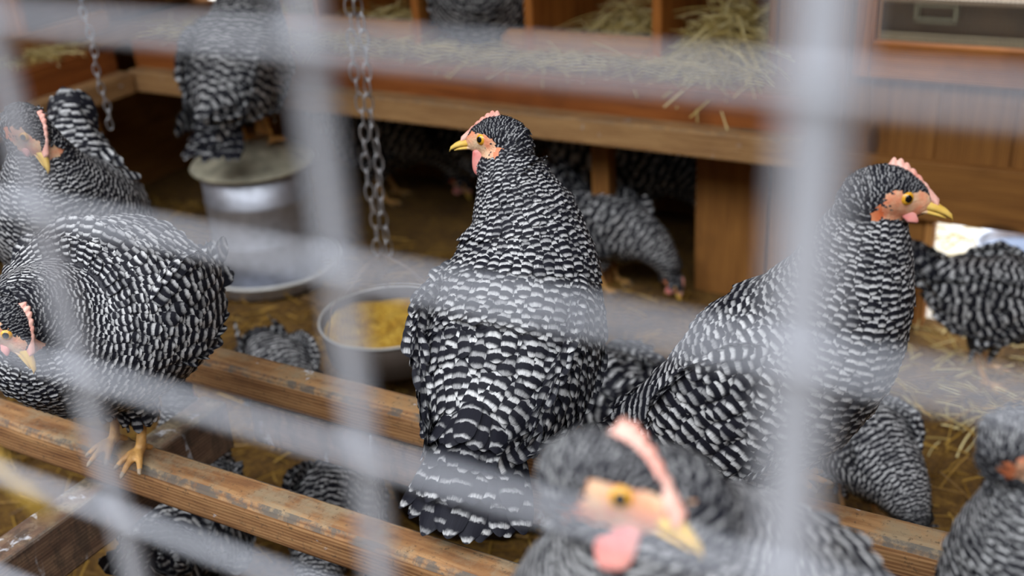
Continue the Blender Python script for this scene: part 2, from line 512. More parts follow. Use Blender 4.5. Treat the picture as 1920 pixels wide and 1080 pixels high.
class Loft:
    """rings (x,y,z,hw,hh) from head to tail; lateral axis given"""
    def __init__(s, ctrl, n=56, lateral=(0, 1, 0), seg=32):
        c = catmull(ctrl, n)
        s.c = c[:, :3]; s.hw = np.maximum(c[:, 3], 0.002); s.hh = np.maximum(c[:, 4], 0.002)
        T = np.gradient(s.c, axis=0); T /= np.linalg.norm(T, axis=1)[:, None]
        lat = np.asarray(lateral, float)
        S = lat - T * (T @ lat)[:, None]; S /= np.linalg.norm(S, axis=1)[:, None]
        s.T, s.S = T, S
        s.N = np.cross(T, S)                       # dorsal side
        if s.N[n // 2][2] < 0: s.N = -s.N
        s.len = np.concatenate([[0], np.cumsum(np.linalg.norm(np.diff(s.c, axis=0), axis=1))])
        s.n, s.seg = n, seg
    def pt(s, k, th):
        """k: float ring index; th 0 = dorsal, +-pi = ventral"""
        k = min(max(k, 0), s.n - 1.001); i = int(k); f = k - i
        L = lambda a: a[i] * (1 - f) + a[i + 1] * f
        return L(s.c) + L(s.S) * (L(s.hw) * math.sin(th)) + L(s.N) * (L(s.hh) * math.cos(th))
    def frame(s, k, th):
        e = 0.4
        p = s.pt(k, th)
        d = s.pt(k + e, th) - s.pt(k - e, th)
        if np.linalg.norm(d) < 1e-7: d = s.T[int(min(k, s.n - 1))]
        d = d / np.linalg.norm(d)
        a = s.pt(k, th + 0.03) - s.pt(k, th - 0.03)
        nn = np.cross(a, d); nn /= np.linalg.norm(nn)
        i = int(min(k, s.n - 1))
        if nn @ (p - s.c[i]) < 0: nn = -nn
        return p, d, nn
    def mesh(s, inset=0.0):
        V = []; Fc = []
        m = s.seg
        HW = np.maximum(s.hw - inset, s.hw * .7); HH = np.maximum(s.hh - inset, s.hh * .7)
        for i in range(s.n):
            for j in range(m):
                th = 2 * math.pi * j / m
                V.append(s.c[i] + s.S[i] * HW[i] * math.sin(th) + s.N[i] * HH[i] * math.cos(th))
        for i in range(s.n - 1):
            for j in range(m):
                a = i * m + j; b = i * m + (j + 1) % m
                Fc.append((a, b, b + m, a + m))
        V.append(s.c[0] - s.T[0] * min(s.hw[0], s.hh[0]) * 0.5); V.append(s.c[-1] + s.T[-1] * min(s.hw[-1], s.hh[-1]) * 0.5)
        a0, a1 = len(V) - 2, len(V) - 1
        for j in range(m):
            Fc.append((a0, (j + 1) % m, j)); Fc.append((a1, (s.n - 1) * m + j, (s.n - 1) * m + (j + 1) % m))
        return np.array(V), Fc

def capsule_chain(pts, rads, seg=10):
    """closed round-ended tube"""
    mb = MB()
    pts = [Vector(p) for p in pts]
    a = (pts[0] - pts[1]).normalized(); b = (pts[-1] - pts[-2]).normalized()
    P = [pts[0] + a * rads[0] * 0.8] + pts + [pts[-1] + b * rads[-1] * 0.8]
    Rr = [rads[0] * 0.45] + list(rads) + [rads[-1] * 0.45]
    mb.tube(P, Rr, seg)
    bmesh.ops.recalc_face_normals(mb.bm, faces=mb.bm.faces)
    V = np.array([v.co[:] for v in mb.bm.verts]); mb.bm.verts.index_update()
    Fc = [[v.index for v in f.verts] for f in mb.bm.faces]
    mb.bm.free()
    return V, Fc

# ------------------------------------------------------------------ hen
# ring lists run neck -> tail: x (forward), y, z (up from the toes), half width, half height
POSES = {}
POSES['upright'] = dict(
    rings=[(.066, 0, .345, .020, .022), (.062, 0, .318, .034, .036), (.056, 0, .285, .047, .050), (.048, 0, .250, .063, .062),
           (.027, 0, .200, .083, .080), (-.018, 0, .142, .093, .090), (-.070, 0, .100, .086, .074), (-.118, 0, .078, .060, .050), (-.158, 0, .066, .026, .026)],
    head=(.082, 0, .346), hyaw=0, hpitch=-4, tail=(-.140, 0, .072), tdir=(-.80, 0, -.42), feet=((.0, .036), (.0, -.036)), hock=(-.03, .045))
POSES['ball'] = dict(
    rings=[(.112, -.01, .222, .020, .022), (.098, -.006, .222, .050, .052), (.070, 0, .205, .088, .086), (.025, 0, .190, .115, .106),
           (-.035, 0, .186, .122, .110), (-.090, 0, .192, .102, .094), (-.128, 0, .198, .066, .064), (-.150, 0, .203, .026, .028)],
    head=(.128, -.012, .222), hyaw=-6, hpitch=-50, tail=(-.135, 0, .200), tdir=(-.85, 0, .15), tl=.065, feet=((.005, .024), (.0, -.024)), hock=(-.02, .055))
POSES['stand'] = dict(
    rings=[(.128, 0, .318, .020, .021), (.125, 0, .292, .030, .032), (.118, 0, .262, .042, .044), (.100, 0, .228, .060, .060),
           (.058, 0, .195, .080, .078), (.0, 0, .182, .086, .080), (-.060, 0, .190, .074, .066), (-.108, 0, .210, .050, .046), (-.138, 0, .230, .024, .026)],
    head=(.146, 0, .322), hyaw=0, hpitch=-8, tail=(-.122, 0, .222), tdir=(-.55, 0, .75), feet=((.0, .034), (.0, -.034)), hock=(-.035, .075))
POSES['peck'] = dict(
    rings=[(.188, 0, .070, .019, .020), (.182, 0, .098, .030, .030), (.160, 0, .130, .044, .042), (.120, 0, .160, .062, .058),
           (.062, 0, .175, .082, .076), (.0, 0, .185, .087, .082), (-.060, 0, .202, .074, .068), (-.108, 0, .232, .048, .046), (-.134, 0, .256, .024, .026)],
    head=(.198, 0, .060), hyaw=0, hpitch=-58, tail=(-.122, 0, .244), tdir=(-.42, 0, .85), feet=((.0, .034), (.0, -.034)), hock=(-.035, .075))
POSES['front'] = dict(
    rings=[(.092, 0, .278, .022, .024), (.088, 0, .255, .040, .044), (.080, 0, .225, .062, .062), (.058, 0, .190, .086, .080),
           (.008, 0, .155, .098, .088), (-.052, 0, .150, .092, .078), (-.104, 0, .180, .064, .056), (-.140, 0, .222, .030, .032)],
    head=(.108, 0, .282), hyaw=0, hpitch=-28, tail=(-.122, 0, .205), tdir=(-.40, 0, .85), tl=.10, feet=((.0, .034), (.0, -.034)), hock=(-.03, .05))

def rot_head(yaw, pitch, roll=0.0):
    cy, sy, cp, sp = math.cos(R(yaw)), math.sin(R(yaw)), math.cos(R(pitch)), math.sin(R(pitch))
    f = np.array([cy * cp, sy * cp, sp]); l = np.array([-sy, cy, 0.0]); u = np.cross(f, l)
    cr, sr = math.cos(R(roll)), math.sin(R(roll))
    l, u = l * cr + u * sr, u * cr - l * sr
    return np.stack([f, l, u], 1)        # columns forward, left, up

def make_hen(name, pose, label, group=None, detail=1.0, comb=1.0, over=None, tone=1.0):
    p = dict(POSES[pose])
    if over: p.update(over)
    root = empty(name, (0, 0, 0), 0, label, 'hen', group)
    hero = detail >= 0.9
    L = Loft(p['rings'], 64)
    HM = rot_head(p['hyaw'], p['hpitch'], p.get('hroll', 0.0))
    HC = np.array(p['head'])
    HS = p.get('hs', 1.2)
    hl = lambda x, y, z: HC + HM @ (np.array([x, y, z]) * HS)
    # head: skull loft along its own forward axis (back of skull -> beak root)
    nk = p['rings'][1]; nk2 = p['rings'][2]
    a_ = HS
    HL = Loft([(*nk2[:3], nk2[3] * .80, nk2[4] * .80), (*nk[:3], nk[3] * .90, nk[4] * .90), (*hl(-.016, 0, -.003), .0180 * a_, .0200 * a_), (*hl(-.007, 0, 0.001), .0180 * a_, .0202 * a_), (*hl(.002, 0, .001), .0160 * a_, .0188 * a_),
               (*hl(.013, 0, -.001), .0108 * a_, .0142 * a_), (*hl(.021, 0, -.003), .0075 * a_, .0095 * a_), (*hl(.025, 0, -.004), .0045 * a_, .006 * a_)], 40, HM[:, 1], 24)
    if HL.N[14] @ HM[:, 2] < 0: HL.N = -HL.N
    shells = [L.mesh(.0045), HL.mesh()]
    # legs
    hx, hz = p['hock']
    leg_lines = []; tips = []
    for (fx, fy) in (p['feet'] if p.get('legs', True) else ()):
        sgn = 1 if fy > 0 else -1
        hip = (fx - .02, fy * 1.2, max(hz + .05, .10)); hock = (fx + hx, fy * 1.05, hz + .006); ank = (fx, fy, .010)
        shells.append(capsule_chain([hip, ((hip[0] + hock[0]) / 2, fy * 1.15, (hip[2] + hock[2]) / 2), hock], [.036, .024, .0085]))
        shells.append(capsule_chain([hock, ((hock[0] + ank[0]) / 2, fy, (hock[2] + ank[2]) / 2), ank], [.0075, .0060, .0068]))
        leg_lines.append((np.array(hock), np.array(ank)))
        td = p.get('toe_drop', 0.0)
        for ang, ln in ((-32, .036), (0, .044), (30, .037), (172, .020)):
            a = R(ang + sgn * 6)
            dx, dy = math.cos(a), math.sin(a)
            q = [(fx, fy, .009), (fx + dx * ln * .35, fy + dy * ln * .35, .0095), (fx + dx * ln * .7, fy + dy * ln * .7, .006 - td * .35), (fx + dx * ln, fy + dy * ln, .0035 - td)]
            shells.append(capsule_chain(q, [.0058, .0048, .0042, .0032]))
            for a0, b0 in zip(q[:-1], q[1:]): leg_lines.append((np.array(a0), np.array(b0)))
            tips.append(np.array(q[-1]))
    V = []; Fc = []
    for v, f in shells:
        o_ = len(V); V.extend(v.tolist()); Fc.extend([[i + o_ for i in q] for q in f])
    tmp = bpy.data.meshes.new('tmp'); tmp.from_pydata(V, [], Fc); tmp.update()
    bmt = bmesh.new(); bmt.from_mesh(tmp); bmesh.ops.recalc_face_normals(bmt, faces=bmt.faces); bmt.to_mesh(tmp); bmt.free()
    to = bpy.data.objects.new('tmp', tmp); COL.objects.link(to)
    md = to.modifiers.new('r', 'REMESH'); md.mode = 'VOXEL'; md.voxel_size = 0.0024 if hero else 0.0038
    dg = bpy.context.evaluated_depsgraph_get()
    me = bpy.data.meshes.new_from_object(to.evaluated_get(dg))
    bpy.data.objects.remove(to); bpy.data.meshes.remove(tmp)
    me.name = 'body'
    bmt = bmesh.new(); bmt.from_mesh(me)
    for _ in range(2): bmesh.ops.smooth_vert(bmt, verts=bmt.verts, factor=0.5, use_axis_x=True, use_axis_y=True, use_axis_z=True)
    bmt.to_mesh(me); bmt.free()
    me.materials.clear()
    for m in (DOWN, FACE, LEGM, CLAW, LOBE, EYELID): me.materials.append(m)
    nf = len(me.polygons)
    cen = np.empty(nf * 3); me.polygons.foreach_get('center', cen); cen = cen.reshape(-1, 3)
    mi = np.zeros(nf, np.int32)
    hq = (cen - HC) @ HM / HS
    def face_mask(q):
        x, y, z = q[:, 0], np.abs(q[:, 1]), q[:, 2]
        m = (((x - .004) / .0140) ** 2 + ((z + .0015) / .0095) ** 2 < 1)
        m |= (x > .006) & (z < .004 + (x - .006) * .35) & (z > -.016) & (x < .03)
        m |= (((x + .001) / .0115) ** 2 + ((z + .0095) / .0060) ** 2 < 1)
        return m & (x > -.02) & (np.abs(q[:, 1]) > .004)
    near = (np.linalg.norm(hq, axis=1) < .034)
    fm = near & face_mask(hq)
    mi[fm] = 1
    mi[near & (((hq[:, 0] + .0135) / .0055) ** 2 + ((hq[:, 2] + .0125) / .0085) ** 2 < 1)] = 4
    dl = np.full(nf, 9.0)
    for a, b in leg_lines:
        ab = b - a; t = np.clip(((cen - a) @ ab) / (ab @ ab), 0, 1)
        dl = np.minimum(dl, np.linalg.norm(cen - (a + t[:, None] * ab), axis=1))
    mi[(dl < .0105) & (cen[:, 2] < hz + .012)] = 2
    for t_ in tips: mi[(np.linalg.norm(cen - t_, axis=1) < .0068)] = 3
    me.polygons.foreach_set('material_index', mi)
    me.polygons.foreach_set('use_smooth', np.ones(nf, bool)); me.update()
    body = bpy.data.objects.new('body', me); link(body, root)

    # ---- plumage
    B = Blades(5, 7) if hero else Blades(3, 5)
    tot = L.len[-1]
    fs = p.get('fs', 1.0) / (1.0 if detail >= .9 else (0.72 if detail > .5 else 0.5))
    s_pos = 0.004
    row = 0
    rows = []
    while s_pos < tot - 0.004:
        fr = s_pos / tot
        sp = np.interp(fr, [0, .10, .25, .45, .7, 1.0], [.0052, .0064, .0088, .0112, .0128, .0150]) * fs
        rows.append((s_pos, sp)); s_pos += sp * 0.86
    bodyN = lambda k: k
    for (sp_, sp) in rows[::-1]:
        k = np.interp(sp_, L.len, np.arange(L.n))
        i = int(min(k, L.n - 1))
        circ = math.pi * (3 * (L.hw[i] + L.hh[i]) - math.sqrt((3 * L.hw[i] + L.hh[i]) * (L.hw[i] + 3 * L.hh[i])))
        W = sp * 1.62
        m = max(6, int(circ / (W * 0.66)))
        off = rng.random()
        fr = sp_ / tot
        for j in range(m):
            th = 2 * math.pi * (j + off + rng.normal(0, .10)) / m
            kk = k + rng.normal(0, .10) * sp / (tot / L.n)
            P, D, Nn = L.frame(min(max(kk, .5), L.n - 1.6), th)
            if np.linalg.norm(P - HC) < .040 * HS and bool(face_mask(((P - HC) @ HM / HS)[None])[0]): continue
            vent = -math.cos(th)
            ln = sp * (2.7 + 0.5 * max(0, vent) * fr) * rng.uniform(.9, 1.12)
            sdw = np.cross(Nn, D)
            D2 = D + sdw * rng.normal(0, .10) + Nn * (0.09 + rng.normal(0, .035))
            if vent > .2: D2 = D2 + np.array([0, 0, -.10 * vent])
            B.add(P - Nn * sp * .10 - D * sp * .4, D2, Nn, ln, W * rng.uniform(.9, 1.1), ln / (sp * rng.uniform(.88, .98)), .01 + ln * 1.2, .10)
    # head feathers (tiny), lying back from the beak
    HB = Blades(5, 7) if hero else Blades(3, 5)
    hs0 = .0040 if hero else (.0065 if detail > .5 else .009)
    tl_ = HL.len[-1]; sp_ = tl_ - .006
    hrows = []
    while sp_ > .006:
        hs = hs0 * np.interp(tl_ - sp_, [0, .03, .055, .10], [.85, 1.0, 1.35, 1.7])
        hrows.append((sp_, hs)); sp_ -= hs * .82
    for (sp_, hs) in hrows:
        k = np.interp(sp_, HL.len, np.arange(HL.n))
        ii = int(k)
        m = max(5, int(2 * math.pi * (HL.hw[ii] + HL.hh[ii]) / 2 / (hs * .9)))
        off = rng.random()
        for j in range(m):
            th = 2 * math.pi * (j + off + rng.normal(0, .12)) / m
            P, D, Nn = HL.frame(min(max(k, .5), HL.n - 1.6), th); D = -D
            q = ((P - HC) @ HM) / HS
            if np.linalg.norm(q) < .036 and bool(face_mask(q[None])[0]):
                if hero and q[0] < .016 and (q[0] - .0055) ** 2 + (q[2] - .0015) ** 2 > .0075 ** 2 and rng.random() < .22:
                    HB.add(P - Nn * .0003, D + Nn * .1 + np.cross(Nn, D) * rng.normal(0, .3), Nn, .0042, .0020, 1.2, .05, .1)
                continue
            if ((q[0] + .0135) / .005) ** 2 + ((q[2] + .0125) / .008) ** 2 < 1 and abs(q[1]) > .006: continue
            loc = np.linalg.norm(HL.pt(k + .5, th) - HL.pt(k - .5, th)) / (tl_ / (HL.n - 1)) if .5 < k < HL.n - 1.5 else 1
            for ex in range(1, int(round(loc * 1.4))):
                P_, D_, N_ = HL.frame(min(max(k + ex * .82 * hs / (tl_ / (HL.n - 1)) / max(loc, 1) , .5), HL.n - 1.6), th + rng.normal(0, .1))
                HB.add(P_ - N_ * .0003, -D_ + N_ * .14, N_, hs * 2.5, hs * 1.5, 2.4, .05, .12)
            ln = hs * 2.5
            D2 = D + Nn * .14 + np.cross(Nn, D) * rng.normal(0, .15)
            HB.add(P - Nn * .0003, D2, Nn, ln, hs * 1.5, ln / (hs * 1.05), .05, .12)
    # ear tuft
    for sgn in (1, -1):
        for q in range(14 if hero else 4):
            a = rng.uniform(0, 6.28); rr = rng.uniform(0, .0045)
            P = hl(-.0115 + rr * math.cos(a), sgn * .0165, -.0045 + rr * math.sin(a) * .7)
            HB.add(P, HM @ np.array([-1, sgn * .25, -.25 + rng.normal(0, .3)]), HM @ np.array([0, sgn, 0]), .009, .0045, 2.0, .2, .15)
    # thigh fluff over the leg tops
    for (fx, fy) in (p['feet'] if p.get('legs', True) else ()):
        for q in range(int(46 * (1 if hero else .4))):
            a = rng.uniform(0, 6.28); zz = rng.uniform(hz + .012, hz + .055); rr = np.interp(zz, [hz, hz + .055], [.012, .034])
            P = np.array([fx + hx * np.interp(zz, [hz, hz + .05], [.8, .1]) + math.cos(a) * rr, fy * 1.1 + math.sin(a) * rr, zz])
            Nn = np.array([math.cos(a), math.sin(a), .15])
            B.add(P, np.array([math.cos(a) * .18, math.sin(a) * .18, -1.0]), Nn, .030 * rng.uniform(.8, 1.2), .014, 3.0, .12, .15)
    B.build('plumage', root)
    HB.build('head_feathers', root, HEAD_FEATHER)

    # ---- wings: a flat pad on each flank that carries coverts and long secondaries
    if p.get('wings', True):
        k0, k1 = .36 * (L.n - 1), .90 * (L.n - 1)
        for sgn in (1, -1):
            ctrl = []
            for f, hh, oth in ((0, .010, .84), (.14, .038, .88), (.35, .054, .92), (.6, .052, .93), (.82, .034, .93), (1.0, .010, 1.0)):
                k = k0 + (k1 - k0) * f; i = int(k)
                thw = R(82)
                c = L.c[i] + L.S[i] * sgn * L.hw[i] * math.sin(thw) * oth + L.N[i] * L.hh[i] * math.cos(thw)
                ctrl.append((*c, .010 if 0 < f < 1 else .004, hh * p.get('wing_scale', 1.0)))
            WL = Loft(ctrl, 30, (0, 1, 0), 18)
            WB = Blades(5, 7) if hero else Blades(3, 5)
            wt = WL.len[-1]
            s_pos = wt - .004
            while s_pos > .006:
                fr = s_pos / wt
                sp = np.interp(fr, [0, .4, .8, 1], [.0105, .0125, .0150, .0165]) * fs
                k = np.interp(s_pos, WL.len, np.arange(WL.n)); i = int(min(k, WL.n - 1))
                half = WL.hh[i] * 4.6
                m = max(3, int(half / (sp * 1.12)))
                for j in range(m):
                    th = sgn * (R(-60) + R(360) * (j + .5 + rng.normal(0, .12)) / m)
                    P, D, Nn = WL.frame(min(max(k, .6), WL.n - 1.7), th)
                    low = min(1.0, max(0.0, math.degrees(abs(th)) / 180))
                    ln = sp * (2.7 + 2.2 * low * fr) * rng.uniform(.92, 1.1)
                    D2 = D + Nn * (.07 + rng.normal(0, .02)) + np.cross(Nn, D) * rng.normal(0, .06) + np.array([0, 0, -.12 * low])
                    WB.add(P - Nn * sp * .05, D2, Nn, ln, sp * 1.65 * rng.uniform(.9, 1.1), ln / (sp * 1.0), .02 + ln * .8, .10)
                s_pos -= sp * .88
            # secondaries: long vanes reaching past the pad
            for j in range(7 if hero else 4):
                f = j / 6.0
                k = WL.n * (.52 + .34 * f)
                P, D, Nn = WL.frame(k, sgn * R(150 - 70 * f))
                ln = (.060 + .018 * f) * fs
                WB.add(P - Nn * .004, D + np.array([0, 0, -.16 + .10 * f]) + Nn * .02, Nn, ln, .020 * fs, ln / (.0125 * fs), .14, .12)
            ev, ef = WL.mesh(.003)
            WB.build('wing', root, extra=(ev, ef))

    # ---- tail
    T = Blades(5, 7) if hero else Blades(3, 5)
    tp = np.array(p['tail']); td_ = np.array(p['tdir'], float); td_ /= np.linalg.norm(td_)
    lat = np.array([0, 1.0, 0]); dors = np.cross(lat, td_) * -1.0
    if dors @ np.array([0.35, 0, 1.0]) < 0: dors = -dors
    tl = p.get('tl', .115)
    spread = p.get('spread', 26)
    for layer, (nfe, lf, wf, lift) in enumerate(((12, 1.0, .036, -.012), (10, .80, .032, .0), (8, .58, .028, .012), (7, .40, .026, .022))):
        for j in range(nfe):
            q = (j - (nfe - 1) / 2) / ((nfe - 1) / 2)
            a = R(spread * q * (1 - .12 * layer)) + rng.normal(0, .025)
            d = td_ * math.cos(a) + lat * math.sin(a) - dors * (.16 * abs(q)) + dors * .03 * layer
            nn = dors + lat * q * .75
            P = tp + lat * q * .020 + dors * (lift - .012 * abs(q)) - td_ * .02
            ln = tl * lf * (1 - .12 * abs(q)) * rng.uniform(.93, 1.05)
            T.add(P, d, nn, ln + .02, wf, (ln + .02) / ((.0205 - .0012 * layer) * rng.uniform(.9, 1.12)), .10, .10, .08)
    pad = Loft([(*(tp - td_ * .02), .018, .012), (*tp, .026, .018), (*(tp + td_ * tl * .25), .022, .010), (*(tp + td_ * tl * .5), .006, .004)], 12, (0, 1, 0), 14)
    T.build('tail', root, TAIL_FEATHER, extra=pad.mesh())

    # ---- beak: hooked upper half over a shorter lower half
    def cone(prof, sides=14):
        """prof: (x, z, half width, half height) in head axes"""
        Vv = []; Ff = []
        for (x, z, hw, hh) in prof:
            for j in range(sides):
                t = 2 * math.pi * j / sides
                Vv.append(hl(x, hw * math.sin(t), z + hh * math.cos(t) * (1.0 if math.cos(t) > 0 else .45)))
        for i in range(len(prof) - 1):
            for j in range(sides):
                a = i * sides + j; b = i * sides + (j + 1) % sides
                Ff.append((a, b, b + sides, a + sides))
        Ff.append(tuple(range(sides))[::-1]); Ff.append(tuple(range((len(prof) - 1) * sides, len(prof) * sides)))
        return Vv, Ff
    v1, f1 = cone([(.014, -.0035, .0072, .0066), (.022, -.0040, .0062, .0060), (.030, -.0050, .0048, .0050), (.037, -.0070, .0032, .0038), (.042, -.0094, .0016, .0026), (.0435, -.0118, .0005, .0008)])
    v2, f2 = cone([(.014, -.0080, .0070, .004), (.024, -.0080, .0052, .0034), (.033, -.0092, .0032, .0024), (.0385, -.0106, .001, .001)])
    o_ = len(v1)
    ffs = f1 + [tuple(i + o_ for i in f) for f in f2]
    bx_ = [(sum(((np.array((v1 + v2)[q]) - HC) @ HM)[0] for q in f) / len(f)) / HS for f in ffs]
    mesh_obj('beak', v1 + v2, ffs, [BEAK, BEAK_ROOT], root, smooth=True, midx=[1 if b < .0235 else 0 for b in bx_])
    # ---- comb: serrated blade along the crown
    ch = .0100 * comb; x0, x1 = .031, -.008 - .004 * (comb - 1)
    npk = 8; out = []
    NS = npk * 4
    for i in range(NS + 1):
        f = i / NS
        x = x0 + (x1 - x0) * f
        base = np.interp(f, [0, .2, .45, .7, 1], [.0005, .0060, .0125, .0165, .0175])
        env = (.12 + .88 * min(1, f / .72) ** 1.1) * (1 if f < .86 else max(0.15, 1 - ((f - .86) / .14) ** 1.6))
        tooth = .74 + .26 * abs(math.cos(math.pi * npk * f)) if f > .18 else .85
        out.append((x - ch * .30 * f, base - .004, base + ch * (.10 + env * tooth)))
    Vv = []; Ff = []
    for (x, zb, zt) in out:
        for (z, hw) in ((zb, .0036 * max(1, comb ** 2.2)), ((zb + zt) / 2, .0028 * max(1, comb ** 2.2)), (zt, .0010 * max(1, comb ** 2.2))):
            Vv.append(hl(x, hw, z)); Vv.append(hl(x, -hw, z))
    for i in range(NS):
        a = i * 6; b = a + 6
        for u0_ in (0, 2):
            Ff.append((a + u0_, b + u0_, b + u0_ + 2, a + u0_ + 2)); Ff.append((a + u0_ + 1, a + u0_ + 3, b + u0_ + 3, b + u0_ + 1))
        Ff.append((a + 4, b + 4, b + 5, a + 5)); Ff.append((a, a + 1, b + 1, b))
    Ff.append((0, 2, 4, 5, 3, 1)); e_ = NS * 6; Ff.append((e_, e_ + 1, e_ + 3, e_ + 5, e_ + 4, e_ + 2))
    mesh_obj('comb', Vv, Ff, COMB, root, smooth=True)
    # ---- wattles
    wl = p.get('wattle', 1.0)
    for sgn in (1, -1):
        prof = []
        for f, rx in ((0, .004), (.25, .0065), (.55, .0085), (.8, .0078), (1.0, .0030)):
            prof.append((*hl(.0135 - .006 * f * wl, sgn * (.0062 + .001 * f), -.009 - .0185 * f * wl), rx * (.7 + .3 * wl) * HS, .0024 * HS))
        wv = Loft(prof, 12, HM[:, 0], 14)
        ev, ef = wv.mesh()
        mesh_obj('wattle', ev, ef, WATTLE, root, smooth=True)
    # ---- eyes
    for sgn in (1, -1):
        c = hl(.0055, sgn * .0106, .0015); ax = HM @ np.array([.34, sgn, .02]); ax /= np.linalg.norm(ax)
        e1 = np.cross(ax, HM[:, 2]); e1 /= np.linalg.norm(e1); e2 = np.cross(ax, e1)
        Vv = [c + ax * .0060 * HS]; Ff = []; mm = []
        rr = [0.12, .24, .38, .5, .7, .95, 1.25]
        n = 20
        for a in rr:
            for j in range(n):
                t = 2 * math.pi * j / n
                Vv.append(c + (ax * math.cos(a) + (e1 * math.cos(t) + e2 * math.sin(t)) * math.sin(a)) * .0060 * HS)
        for j in range(n):
            Ff.append((0, 1 + j, 1 + (j + 1) % n)); mm.append(1)
        for i in range(len(rr) - 1):
            for j in range(n):
                a = 1 + i * n + j; b = 1 + i * n + (j + 1) % n
                Ff.append((a, a + n, b + n, b)); mm.append(1 if rr[i + 1] <= .5 else (0 if rr[i + 1] <= .95 else 2))
        Ff.append(tuple(1 + (len(rr) - 1) * n + j for j in range(n))); mm.append(2)
        mesh_obj('eye', Vv, Ff, [IRIS, PUPIL, EYELID], root, smooth=True, midx=mm)
    return root

def place(o, xyz, heading, scale=1.0):
    """heading: degrees, 0 = +X, 90 = +Y (away)"""
    o.location = xyz
    o.rotation_euler = (0, 0, R(heading))
    o.scale = (scale,) * 3
    return o

def copy_thing(o, label, group=None):
    c = o.copy(); COL.objects.link(c)
    c['label'] = label
    if group: c['group'] = group
    for ch in list(o.children):
        d = ch.copy(); COL.objects.link(d); d.parent = c
        for g2 in list(ch.children):
            e = g2.copy(); COL.objects.link(e); e.parent = d
    return c

# ------------------------------------------------------------------ straw strands
def strands(name, pts_dirs, mat, parent=None, width=.0026, seg=4):
    """pts_dirs: list of (p, dir, length, curl vec)"""
    V = []; Fc = []; sh = []
    for (p, d, ln, cu) in pts_dirs:
        d = np.asarray(d, float); d /= np.linalg.norm(d)
        s1 = np.cross(d, rng.normal(0, 1, 3)); s1 /= np.linalg.norm(s1); s2 = np.cross(d, s1)
        o_ = len(V); r = rng.random(); wd = width * rng.uniform(.6, 1.3)
        for i in range(seg + 1):
            t = i / seg
            c = p + d * ln * t + np.asarray(cu) * ln * t * t
            for a in (0, 2.094, 4.189):
                V.append(c + (s1 * math.cos(a) + s2 * math.sin(a)) * wd * .5); sh.append((t, r))
        for i in range(seg):
            for k in range(3):
                a = o_ + i * 3 + k; b = o_ + i * 3 + (k + 1) % 3
                Fc.append((a, b, b + 3, a + 3))
    o = mesh_obj(name, V, Fc, mat, parent)
    arr = np.array(sh)
    uv_layers(o.data, np.zeros_like(arr), arr)
    return o

def litter(n, x0, x1, y0, y1, z, ln=(.03, .09), lift=.02):
    out = []
    for _ in range(n):
        a = rng.uniform(0, 6.283)
        out.append((np.array([rng.uniform(x0, x1), rng.uniform(y0, y1), z + rng.uniform(0, lift)]), (math.cos(a), math.sin(a), rng.normal(0, .22)), rng.uniform(*ln), (rng.normal(0, .1), rng.normal(0, .1), -.1)))
    return out

def heap(n, c, r, h, ln=(.05, .14), up=.5):
    out = []
    for _ in range(n):
        a = rng.uniform(0, 6.283); q = math.sqrt(rng.random())
        x, y = c[0] + r[0] * q * math.cos(a), c[1] + r[1] * q * math.sin(a)
        z = c[2] + h * (1 - q * q) * rng.uniform(.3, 1.0)
        b = rng.uniform(0, 6.283)
        out.append((np.array([x, y, z]), (math.cos(b), math.sin(b), rng.normal(.0, up)), rng.uniform(*ln), (rng.normal(0, .25), rng.normal(0, .25), -.45)))
    return out

#%%SETTING
# ------------------------------------------------------------------ the coop
FY = .15           # plane of the wire fence
HT = 2.30           # wall height
YW = 2.20          # inside face of the back wall
XL = -2.62         # inside face of the left wall
PZ = CAM_Z - .709  # top of the roost perches
def Zc(z): return CAM_Z + z     # heights measured from the camera

NX1 = -.62
flo = mesh_obj('floor', [(XL, -.3, 0), (1.3, -.3, 0), (1.3, YW + .05, 0), (XL, YW + .05, 0), (XL, -.3, -.06), (1.3, -.3, -.06), (1.3, YW + .05, -.06), (XL, YW + .05, -.06), (NX1 + .02, YW + .05, 0), (NX1 + .02, YW + .46, 0), (XL, YW + .46, 0)],
               [(0, 1, 2, 3), (7, 6, 5, 4), (0, 4, 5, 1), (1, 5, 6, 2), (2, 6, 7, 3), (3, 7, 4, 0), (3, 8, 9, 10)], floor_mat())
tag(flo, 'earth floor covered with golden straw litter under the roosts', 'floor', kind='structure')
yard = mesh_obj('ground', [(-6, YW + .05, -.04), (6, YW + .05, -.04), (6, 12, -.04), (-6, 12, -.04)], [(0, 1, 2, 3)], ground_mat())
tag(yard, 'pale bright yard ground outside the small pop door', 'ground', kind='structure')
apron = mesh_obj('ground', [(-6, -6, -.05), (6, -6, -.05), (6, -.3, -.05), (-6, -.3, -.05)], [(0, 1, 2, 3)], plain('trodden_soil', (.09, .07, .045), .9, var=.4, scale=6))  # unseen ground, dark so little light bounces into the coop
tag(apron, 'unseen ground in front of the wire fence, darkened to cut bounced light', 'ground', kind='structure')

